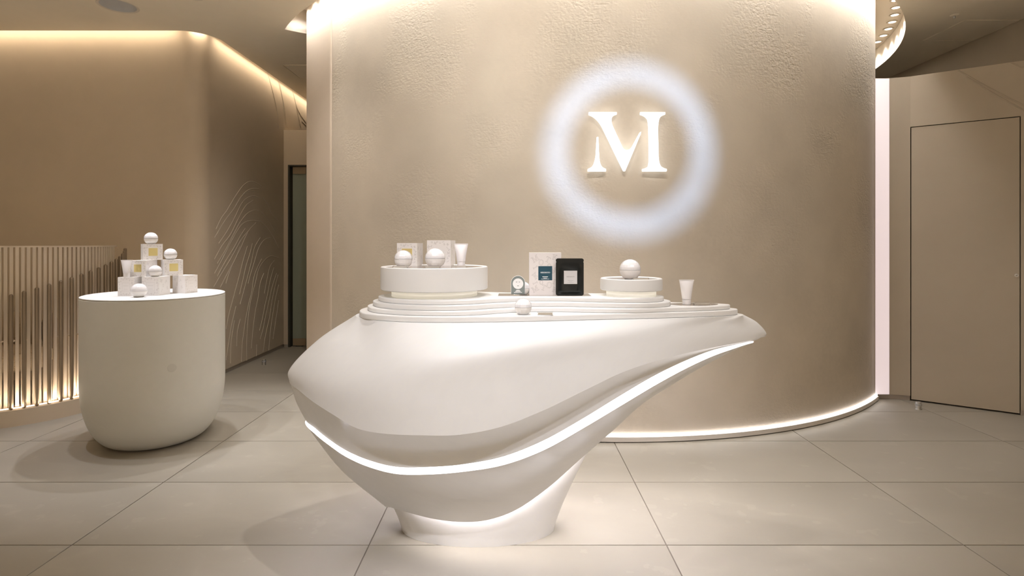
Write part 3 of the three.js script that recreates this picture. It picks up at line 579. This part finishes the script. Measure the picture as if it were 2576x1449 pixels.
// ---------------------------------------------------------------- screen railing at the left
{
  const cx = -3.7465, cd = 4.2809, P = (t, r, y = 0) => V(cx + r * Math.cos(t), y, -(cd + r * Math.sin(t)));
  const t = thing('screen_railing', 'curved screen of beige slats and bronze rods rising from a lit kerb', 'railing');
  const T0 = -1.85, T1 = 0.98;
  const ringPrism = (r0, r1, y0, y1, a0 = T0, a1 = T1) => { const o = [], n = 60; for (let i = 0; i <= n; i++) { const p = P(a0 + (a1 - a0) * i / n, r1); o.push([p.x, -p.z]); } for (let i = n; i >= 0; i--) { const p = P(a0 + (a1 - a0) * i / n, r0); o.push([p.x, -p.z]); } return toCreasedNormals(prism(o, y0, y1), 0.5); };
  mesh('kerb', ringPrism(0.53, 0.69, 0, 0.108), M.leftWall, t);
  mesh('led_strip', ringPrism(0.622, 0.640, 0.108, 0.1125), M.glowWarm, t);
  mesh('top_rail', ringPrism(0.580, 0.612, 1.190, 1.200), M.slat, t);
  const rodStep = 0.09965, rodT = -0.9113;
  for (let k = -8; k < 16; k++) {
    const a = rodT + rodStep * k, h = 0.878 + 0.0201 * k, p = P(a, 0.665), g = new THREE.CapsuleGeometry(0.0125, h - 0.108 - 0.025, 6, 14);
    const m = mesh('rod', g, M.bronze, t); m.position.set(p.x, 0.108 + (h - 0.108) / 2, p.z);
    const y = 0.56, q = P(a + 0.02, 0.60), mid = p.clone().lerp(q, 0.5), b = mesh('bracket', new THREE.BoxGeometry(0.07, 0.010, 0.012), M.slat, t);
    b.position.set(mid.x, y, mid.z); b.rotation.y = Math.atan2(-(q.z - p.z), q.x - p.x);
  }
  const slatG = new THREE.BoxGeometry(0.0185, 1.082, 0.02);
  for (let k = -17; k < 29; k++) {
    const a = -0.9633 + 0.04875 * k, p = P(a, 0.596), m = mesh('slat', slatG, M.slat, t);
    m.position.set(p.x, 0.108 + 0.541, p.z); m.rotation.y = a + Math.PI / 2;
  }
  for (let i = 0; i < 10; i++) {
    const a = T0 + (T1 - T0) * (i + 0.5) / 10, p = P(a, 0.631, 0.117);
    const l = strip(t, p, p.clone().add(V(0, 1, 0.0001)), 0.165, 0.016, POWER.railStrip, WARM);
    l.rotation.set(Math.PI / 2, 0, 0); l.rotateZ(a + Math.PI / 2);
  }
  // padded seat behind the screen
  const s = thing('boucle_armchair', 'beige boucle armchair behind the slatted screen', 'armchair', [-3.86, 0, -4.33], 0.5);
  const rb = (w, h, d, r, x, y, z) => { const g = new RoundedBoxGeometry(w, h, d, 5, r); g.translate(x, y, z); return metreUV(g); };
  mesh('seat', rb(0.50, 0.16, 0.48, 0.06, 0, 0.34, 0.02), M.boucle, s);
  const back = []; for (let i = 0; i <= 16; i++) { const a = Math.PI * (0.02 + 0.96 * i / 16); back.push(V(0.25 * Math.cos(a), 0.53, -0.02 - 0.25 * Math.sin(a) + 0.06)); }
  const bg = new THREE.TubeGeometry(new THREE.CatmullRomCurve3(back), 40, 0.062, 14); bg.scale(1, 2.35, 1); bg.translate(0, 0.53 - 0.53 * 2.35, 0);
  mesh('backrest', bg, M.boucle, s);
  for (const [x, z] of [[-0.19, 0.19], [0.19, 0.19], [-0.19, -0.16], [0.19, -0.16]]) { const g = new THREE.CylinderGeometry(0.018, 0.013, 0.27, 12); g.translate(x, 0.135, z); mesh('leg', g, M.darkWood, s); }
}

// ---------------------------------------------------------------- glowing letter on the wall
{
  const k = 0.000905, X = (x) => (x - 739) * k, Y = (y) => (690 - y) * k, s1 = new THREE.Shape(), s2 = new THREE.Shape(), s3 = new THREE.Shape();
  const path = (s, cmds) => cmds.forEach((c, i) => { if (!i) s.moveTo(X(c[0]), Y(c[1])); else if (c.length === 2) s.lineTo(X(c[0]), Y(c[1])); else s.quadraticCurveTo(X(c[0]), Y(c[1]), X(c[2]), Y(c[3])); });
  path(s1, [[482, 493], [667, 493], [667, 506], [635, 512, 632, 540], [630, 560, 640, 585], [706, 728], [722, 756, 752, 742], [768, 734, 778, 712], [824, 628], [831, 624], [828, 638], [724, 886], [714, 886], [570, 590], [535, 525, 482, 508]]);
  path(s2, [[536, 660], [544, 660], [549, 780], [552, 850, 575, 864], [592, 872, 595, 874], [595, 887], [475, 887], [475, 874], [478, 872, 495, 864], [520, 850, 529, 780]]);
  path(s3, [[827, 493], [992, 493], [992, 506], [958, 516, 952, 540], [945, 562, 944, 610], [948, 790], [950, 840, 966, 858], [980, 868, 1002, 874], [1002, 887], [841, 887], [841, 874], [866, 868, 878, 858], [886, 846, 887, 790], [884, 610], [882, 560, 876, 540], [866, 518, 827, 506]]);
  const t = thing('letter_sign', 'glowing white serif letter M mounted on the curved wall', 'sign', [0.695, 1.834, -3.452]);
  const geo = (s) => new THREE.ExtrudeGeometry(s, { depth: 0.016, bevelEnabled: true, bevelSize: 0.0008, bevelThickness: 0.0015, bevelSegments: 2, curveSegments: 10 });
  const standoff = (x, y) => { const g = new THREE.CylinderGeometry(0.004, 0.004, 0.022, 10); g.rotateX(Math.PI / 2); g.translate(X(x), Y(y), 0.0); return g; };
  for (const s of [s1, s2, s3]) { const g = geo(s); g.translate(0, 0, 0.012); mesh('letter_stroke', g, M.glowLetter, t); }
  mesh('standoff', mergeGeometries([standoff(600, 560), standoff(720, 830), standoff(915, 560), standoff(920, 830), standoff(538, 860)]), M.steel, t);
  strip(t, V(0, 0, 0.035), V(0, 0, 1), 0.36, 0.28, 0.25, COOL);
}

// ---------------------------------------------------------------- printed artwork
function canvasTexture(w, h, draw) {
  const c = document.createElement('canvas'); c.width = w; c.height = h;
  const x = c.getContext('2d'); draw(x, w, h);
  const t = new THREE.CanvasTexture(c); t.colorSpace = THREE.SRGBColorSpace; t.anisotropy = 8;
  return t;
}
const ringLetters = canvasTexture(512, 512, (x, w, h) => {        // letters strewn round the edge, frame in the middle
  x.fillStyle = '#f0ece9'; x.fillRect(0, 0, w, h); x.strokeStyle = '#cdc8c4'; x.lineWidth = 3;
  const word = 'MOTIKMIKIMOTOKIMTO'; let k = 0;
  x.textAlign = 'center'; x.textBaseline = 'middle';
  for (let i = 0; i < 26; i++) { const a = i / 26 * Math.PI * 2, r = 205 + (i % 2 ? 14 : -26), cx = 256 + Math.max(-222, Math.min(222, 1.18 * r * Math.cos(a))), cy = 256 + Math.max(-222, Math.min(222, 1.18 * r * Math.sin(a))); x.save(); x.translate(cx, cy); x.rotate(a * 1.7 + i); x.font = (i % 3 ? 50 : 62) + 'px serif'; x.strokeText(word[k++ % word.length], 0, 0); x.restore(); }
});
const ringLettersPlain = canvasTexture(512, 512, (x, w, h) => {   // the same print with a pale frame and lines instead of a foil square
  x.fillStyle = '#f0ece9'; x.fillRect(0, 0, w, h); x.strokeStyle = '#d2ccc8'; x.lineWidth = 3;
  const word = 'TOMIKOMITOKIMIKMOT'; let k = 0;
  x.textAlign = 'center'; x.textBaseline = 'middle';
  for (let i = 0; i < 26; i++) { const a = i / 26 * Math.PI * 2, r = 205 + (i % 2 ? 14 : -26), cx = 256 + Math.max(-222, Math.min(222, 1.18 * r * Math.cos(a))), cy = 256 + Math.max(-222, Math.min(222, 1.18 * r * Math.sin(a))); x.save(); x.translate(cx, cy); x.rotate(a * 1.3 + i * 2); x.font = (i % 3 ? 50 : 62) + 'px serif'; x.strokeText(word[k++ % word.length], 0, 0); x.restore(); }
  x.strokeStyle = '#cbc6c2'; x.strokeRect(140, 150, 232, 232); x.fillStyle = '#c9c4c0'; x.fillRect(175, 235, 162, 5); x.fillRect(200, 320, 112, 3); x.fillRect(190, 340, 132, 3);
});
const looseLetters = canvasTexture(512, 512, (x, w, h) => {
  x.fillStyle = '#f0ece9'; x.fillRect(0, 0, w, h); x.strokeStyle = '#c6c0bc'; x.lineWidth = 3; x.textAlign = 'center'; x.textBaseline = 'middle';
  for (const [ch, cx, cy, r, s] of [['I', 120, 380, 0.6, 110], ['T', 300, 150, 0.9, 110], ['O', 180, 250, 0, 110], ['K', 380, 330, -0.4, 110], ['M', 90, 110, 0.3, 110]]) { x.save(); x.translate(cx, cy); x.rotate(r); x.font = s + 'px serif'; x.strokeText(ch, 0, 0); x.restore(); }
});
const bigLetters = canvasTexture(768, 1000, (x, w, h) => {
  x.fillStyle = '#ece6e3'; x.fillRect(0, 0, w, h); x.strokeStyle = '#b9b3b0'; x.lineWidth = 4; x.textAlign = 'center'; x.textBaseline = 'middle';
  for (const [ch, cx, cy, r, s] of [['M', 145, 145, -0.55, 190], ['O', 285, 235, 0.2, 180], ['T', 445, 165, 0.45, 180], ['K', 610, 110, 0.2, 170], ['O', 480, 320, 0.1, 150], ['I', 145, 350, 1.05, 150], ['M', 600, 420, -0.3, 160], ['K', 150, 550, -0.7, 190], ['I', 140, 720, 1.15, 150], ['O', 290, 705, 0, 130], ['O', 480, 770, 0.1, 190], ['T', 345, 830, 0.35, 180], ['M', 140, 860, -0.5, 180], ['I', 600, 690, 0.4, 150], ['K', 610, 880, 0.3, 160], ['I', 300, 460, 0.2, 120]]) { x.save(); x.translate(cx, cy); x.rotate(r); x.font = s + 'px serif'; x.strokeText(ch, 0, 0); x.restore(); }
});
const tealLabel = canvasTexture(512, 512, (x, w, h) => {
  x.fillStyle = '#1b4a5c'; x.fillRect(0, 0, w, h); x.fillStyle = '#ffffff'; x.textAlign = 'center';
  x.font = 'bold 66px serif'; x.fillText('MIKIMOTO', 256, 255, 360); x.fillRect(150, 375, 205, 22); x.fillRect(190, 430, 130, 14); x.fillRect(110, 458, 290, 12);
});
const silverLabel = canvasTexture(512, 512, (x, w, h) => {
  x.fillStyle = '#d5d5d7'; x.fillRect(0, 0, w, h); x.fillStyle = '#7d7d83'; x.textAlign = 'center';
  x.font = '58px serif'; x.fillText('MIKIMOTO', 256, 252, 330); x.fillStyle = '#a4a4a8'; x.fillRect(150, 370, 215, 10); x.fillRect(190, 418, 130, 8); x.fillRect(125, 446, 260, 8);
});
const tubePrint = canvasTexture(1024, 512, (x, w, h) => {
  x.fillStyle = '#eeebec'; x.fillRect(0, 0, w, h); x.strokeStyle = '#c3bfc2'; x.lineWidth = 4; x.strokeRect(196, 170, 120, 190);
  x.fillStyle = '#a9a5aa'; x.font = '24px serif'; x.textAlign = 'center'; x.fillText('MIKIMOTO', 256, 265, 92); x.fillRect(218, 292, 76, 4); x.fillRect(224, 308, 64, 4); x.fillRect(214, 330, 84, 4);
});
const matOf = (map, r = 0.5) => std({ map, roughness: r });
const PRINT = { ring: matOf(ringLetters), plain: matOf(ringLettersPlain), loose: matOf(looseLetters), big: matOf(bigLetters), teal: matOf(tealLabel, 0.35), silver: std({ map: silverLabel, roughness: 0.4, metalness: 0.3 }), tube: phys({ map: tubePrint, roughness: 0.35, clearcoat: 0.3 }) };

// ---------------------------------------------------------------- products
// spherical cream jar: lid above, bowl with a flat foot below, fine seam between
function jar(r, pos, label, group) {
  const t = thing('cream_jar', label, 'jar', pos, 0, group), h = r * 1.88, cy = r * 0.88, lid = [], bowl = [];
  for (let i = 0; i <= 18; i++) { const a = Math.PI / 2 * (1 - i / 18) * 0.985 + 0.02; lid.push([r * Math.cos(a), cy + r * Math.sin(a)]); }
  lid.reverse();
  const seam = cy + r * 0.01;
  const lidPts = [[0, seam], [r * 0.985, seam], [r, seam + r * 0.03]];
  for (let i = 1; i <= 18; i++) { const a = Math.PI / 2 * i / 18; lidPts.push([r * Math.cos(a), seam + r * 0.03 + (r * 0.97) * Math.sin(a)]); }
  const b0 = Math.asin(0.88), bowlPts = [[0, 0], [r * 0.46, 0]];
  for (let i = 0; i <= 16; i++) { const a = -b0 + b0 * i / 16; bowlPts.push([r * Math.cos(a) * 0.998, cy - r * 0.03 + (r * 0.965) * Math.sin(a) ]); }
  bowlPts.push([r * 0.95, cy - r * 0.012], [0, cy - r * 0.012]);
  const fix = bowlPts.map(([q, y]) => [Math.max(0, q), Math.max(0, y)]);
  mesh('lid', toCreasedNormals(lathe(lidPts, 48), 0.7), M.jar, t);
  mesh('bowl', toCreasedNormals(lathe(fix, 48), 0.7), M.jarBowl, t);
  mesh('seam_ring', lathe([[0, cy - r * 0.012], [r * 0.962, cy - r * 0.012], [r * 0.962, seam], [0, seam]], 40), M.seam, t);
  return t;
}
// cream tube standing on its cap
function tube(h, pos, turn, label) {
  const t = thing('cream_tube', label, 'tube', pos, turn), hc = h * 0.22, rc = h * 0.17, N = 48;
  mesh('cap', toCreasedNormals(lathe([[0, 0], [rc * 0.93, 0], [rc * 0.97, 0.001], [rc, hc - 0.0015], [rc * 0.97, hc], [0, hc]], 40), 0.6), M.tubeCap, t);
  const rows = 22, pos3 = [], uv = [], idx = [];
  for (let j = 0; j <= rows; j++) {
    const v = j / rows, y = hc + (h * 0.955 - hc) * v, e = Math.pow(v, 1.15), rx = rc * 1.06 + (h * 0.295 - rc * 1.06) * e, rz = rc * 1.06 * (1 - Math.pow(v, 1.7)) + 0.0012;
    for (let i = 0; i <= N; i++) { const a = 2 * Math.PI * (i / N) - Math.PI; pos3.push(rx * Math.sin(a + Math.PI / 2), y, -rz * Math.cos(a + Math.PI / 2)); uv.push(i / N, v); }
  }
  for (let j = 0; j < rows; j++) for (let i = 0; i < N; i++) { const a = j * (N + 1) + i, b = a + 1, c = a + N + 1, d = c + 1; idx.push(a, b, d, a, d, c); }
  const g = new THREE.BufferGeometry(); g.setAttribute('position', new THREE.Float32BufferAttribute(pos3, 3)); g.setAttribute('uv', new THREE.Float32BufferAttribute(uv, 2)); g.setIndex(idx); g.computeVertexNormals();
  mesh('body', g, PRINT.tube, t);
  mesh('crimp', box(-h * 0.298, h * 0.298, h * 0.95, h, -0.0013, 0.0013), M.tubeCap, t);
  return t;
}
// folding carton; faces +z front
function carton(w, h, d, pos, turn, label, { front = PRINT.ring, side = PRINT.loose, foil = null } = {}) {
  const t = thing('product_box', label, 'box', pos, turn);
  const g = new THREE.BoxGeometry(w, h, d); g.translate(0, h / 2, 0);
  mesh('carton', g, [side, side, M.carton, M.carton, front, side], t);
  if (foil) { const [fw, fh, fy, mat, fx = 0] = foil; const f = new THREE.BoxGeometry(fw, fh, 0.0008); f.translate(fx, fy, d / 2 + 0.0002); mesh('label_square', f, mat, t); }
  return t;
}
// small acrylic name block
function nameBlock(w, pos, turn, label) {
  const t = thing('name_block', label, 'label stand', pos, turn);
  const g = new RoundedBoxGeometry(w, 0.0105, 0.016, 2, 0.001); g.translate(0, 0.00525, 0); mesh('acrylic_block', g, M.acrylic, t);
  const p = new THREE.BoxGeometry(w - 0.005, 0.007, 0.0006); p.translate(0, 0.0055, 0.0084); mesh('name_plate', p, M.silver, t);
  return t;
}

// on the large riser
const RT = 1.1155;
carton(0.094, 0.103, 0.094, [-0.473, RT, -2.60], -7 * deg, 'white lettered box with gold square behind the left jar on the riser', { foil: [0.048, 0.048, 0.054, M.gold] });
carton(0.110, 0.116, 0.105, [-0.332, RT, -2.625], -6 * deg, 'taller white lettered box without foil behind the middle jar on the riser');
jar(0.0385, [-0.467, RT, -2.41], 'left jar in front of the gold-square box on the large riser');
jar(0.0430, [-0.331, RT, -2.41], 'larger pearly jar in the middle of the large riser');
tube(0.101, [-0.226, RT, -2.47], 4 * deg, 'white tube standing beside the tall box on the large riser');
nameBlock(0.060, [-0.458, RT, -2.30], 0, 'small silver name block before the left jar on the large riser');
nameBlock(0.060, [-0.325, RT, -2.29], 0, 'small silver name block before the middle jar on the large riser');
nameBlock(0.062, [-0.222, RT, -2.32], 0, 'small silver name block before the tube on the large riser');
// middle of the top tier
const PT = 0.9965;
carton(0.137, 0.181, 0.045, [0.139, PT, -2.44], 0, 'tall white box with scattered letters and dark teal label', { front: PRINT.big, foil: [0.0595, 0.0605, 0.093, PRINT.teal] });
jar(0.030, [0.046, PT, -2.438], 'small jar half hidden behind the grey arched sign');
{
  const t = thing('sheet_mask_pouch', 'glossy black pouch with silver label leaning beside the lettered box', 'pouch', [0.2415, PT, -2.392]);
  const w = 0.118, h = 0.157, nx = 40, ny = 52, pos = [], uv = [], idx = [];
  const corner = (u, v) => { // rounded outline: squeeze x near the corners
    const y = v * h, r = 0.007, dy = Math.min(y, h - y), k = dy < r ? r - Math.sqrt(Math.max(0, r * r - (r - dy) ** 2)) : 0;
    const notch = Math.abs(y - h * 0.905) < 0.0016 ? 0.0022 : 0;
    return (u - 0.5) * (w - 2 * k - 2 * notch);
  };
  for (const side of [1, -1]) {
    const base = pos.length / 3;
    for (let j = 0; j <= ny; j++) for (let i = 0; i <= nx; i++) {
      const u = i / nx, v = j / ny, eu = Math.max(0, Math.min(1, (Math.min(u, 1 - u) - 0.05) / 0.2)), ev = Math.max(0, Math.min(1, (v - 0.045) / 0.09)) * Math.max(0, Math.min(1, (0.90 - v) / 0.35));
      const s = (x) => x * x * (3 - 2 * x);
      const bump = 0.0095 * s(eu) * s(Math.min(1, ev)) + 0.0011 * Math.sin(9 * u + 14 * v) * s(eu) * s(Math.min(1, ev)) + 0.003 * Math.exp(-(((v - 0.075) / 0.03) ** 2)) * s(eu);
      pos.push(corner(u, v), v * h, side * (0.0009 + bump)); uv.push(u, v);
    }
    for (let j = 0; j < ny; j++) for (let i = 0; i < nx; i++) { const a = base + j * (nx + 1) + i, b = a + 1, c = a + nx + 1, d = c + 1; side > 0 ? idx.push(a, b, d, a, d, c) : idx.push(a, d, b, a, c, d); }
  }
  const g = new THREE.BufferGeometry(); g.setAttribute('position', new THREE.Float32BufferAttribute(pos, 3)); g.setAttribute('uv', new THREE.Float32BufferAttribute(uv, 2)); g.setIndex(idx); g.computeVertexNormals();
  mesh('pouch_film', g, phys({ color: rgb(0.012, 0.014, 0.014), roughness: 0.2, specularIntensity: 0.45, clearcoat: 0.12, clearcoatRoughness: 0.06 }), t);
  const l = new THREE.BoxGeometry(0.056, 0.056, 0.0006); l.translate(0.002, 0.0775, 0.0118); mesh('label_square', l, PRINT.silver, t);
}
{
  const t = thing('arched_sign', 'small grey arched sign with a white mask face', 'sign', [0.022, PT, -2.385]);
  const w = 0.0575, h = 0.083, r = w / 2, s = new THREE.Shape(); s.moveTo(-r, 0.007); s.lineTo(r, 0.007); s.lineTo(r, h - r); s.absarc(0, h - r, r, 0, Math.PI, false); s.lineTo(-r, 0.007);
  const grey = std({ color: rgb(0.22, 0.25, 0.24), roughness: 0.45 }), paper = std({ color: rgb(0.92, 0.92, 0.91), roughness: 0.5 });
  const back = new THREE.ExtrudeGeometry(s, { depth: 0.002, bevelEnabled: true, bevelSize: 0.0012, bevelThickness: 0.0006, bevelSegments: 2, curveSegments: 24 }); mesh('clear_backing', back, paper, t);
  const b2 = new THREE.ExtrudeGeometry(s, { depth: 0.0006, bevelEnabled: false, curveSegments: 24 }); b2.translate(0, 0, 0.0027); mesh('board', b2, grey, t);
  const f = new THREE.CircleGeometry(0.0223, 40); f.scale(1, 1.01, 1); f.translate(0, 0.0505, 0.0037); mesh('mask_face', f, paper, t);
  for (const [x, y, a, b] of [[-0.006, 0.0575, 0.0036, 0.0011], [0.006, 0.0575, 0.0036, 0.0011], [0, 0.0415, 0.004, 0.0013]]) { const e = new THREE.CircleGeometry(1, 20); e.scale(a, b, 1); e.translate(x, y, 0.0041); mesh(y > 0.05 ? 'eye_slit' : 'mouth_slit', e, grey, t); }
  for (const [y, hw, hh] of [[0.0225, 0.0075, 0.0016], [0.0185, 0.011, 0.0016], [0.0135, 0.017, 0.0014]]) { const e = new THREE.PlaneGeometry(hw * 2, hh * 2); e.translate(0, y, 0.0037); mesh('text_line', e, paper, t); }
  const bs = new RoundedBoxGeometry(0.062, 0.007, 0.018, 2, 0.001); bs.translate(0, 0.0035, 0.002); mesh('acrylic_base', bs, M.acrylic, t);
}
// on the lowest tier
jar(0.0335, [0.041, 0.9379, -2.222], 'jar standing on the lowest tier in front of the arched sign');
nameBlock(0.061, [0.126, 0.9379, -2.205], 0, 'silver name block beside the jar on the lowest tier');
// small riser and right end
jar(0.0445, [0.500, 1.0655, -2.405], 'single jar on the small riser');
nameBlock(0.066, [0.524, 1.0655, -2.315], 0, 'small silver name block before the single jar on the small riser');
tube(0.105, [0.739, 0.9579, -2.40], -3 * deg, 'white tube standing alone at the right end of the counter');
nameBlock(0.066, [0.798, 0.9579, -2.385], 0, 'small silver name block beside the lone tube at the right end');

// on the pedestal
const TP = 0.9, T2 = 1.0135, T3 = 1.1135;
carton(0.098, 0.1135, 0.096, [-2.325, TP, -3.44], 0, 'bottom-row box at the left of the pedestal pile, under the tube', { front: PRINT.plain });
carton(0.104, 0.1135, 0.118, [-2.200, TP, -3.482], 3 * deg, 'bottom-row box in the middle of the pedestal pile, behind the front jar', { front: PRINT.plain });
carton(0.098, 0.1135, 0.098, [-2.108, TP, -3.632], -15 * deg, 'bottom-row box turned cornerwise at the right of the pedestal pile', { front: PRINT.loose, side: PRINT.plain });
carton(0.096, 0.100, 0.118, [-2.288, T2, -3.499], 2 * deg, 'middle-row box beside the tube, its gold square half dark', { foil: [0.044, 0.046, 0.052, M.gold] });
carton(0.104, 0.100, 0.096, [-2.176, T2, -3.604], 43 * deg, 'middle-row box with gold square on the right, carrying a jar', { foil: [0.048, 0.048, 0.052, M.gold] });
carton(0.104, 0.100, 0.096, [-2.280, T3, -3.565], 41 * deg, 'topmost box with gold square on the pedestal pile', { foil: [0.048, 0.048, 0.050, M.gold] });
tube(0.104, [-2.335, T2, -3.414], 20 * deg, 'white tube standing on the left box of the pedestal pile');
jar(0.0425, [-2.209, TP, -3.335], 'front jar standing directly on the pedestal top');
jar(0.0365, [-2.193, T2, -3.462], 'jar in the middle of the pile between the two gold squares');
jar(0.0375, [-2.186, T3, -3.605], 'jar on the right middle-row box of the pedestal pile');
jar(0.0385, [-2.283, T3 + 0.1, -3.562], 'topmost jar crowning the pedestal pile');

// ---------------------------------------------------------------- door stops on the floor
for (const [x, d, label] of [[2.975, 4.14, 'short grey cylinder door stop on the floor by the right door'], [-2.495, 5.66, 'short grey cylinder door stop on the floor of the left passage']]) {
  const t = thing('door_stop', label, 'door stop', [x, 0, -d]);
  mesh('post', lathe([[0, 0.056], [0.017, 0.056], [0.019, 0.053], [0.019, 0.006], [0.021, 0.004], [0.021, 0]], 28), M.steel, t);
  mesh('rubber_ring', lathe([[0.019, 0.028], [0.0215, 0.029], [0.0215, 0.041], [0.019, 0.042]], 28), std({ color: rgb(0.40, 0.40, 0.40), roughness: 0.8 }), t);
}

scene.traverse((o) => { if (o.isMesh) { o.castShadow = true; o.receiveShadow = true; } });
renderer.render(scene, camera);
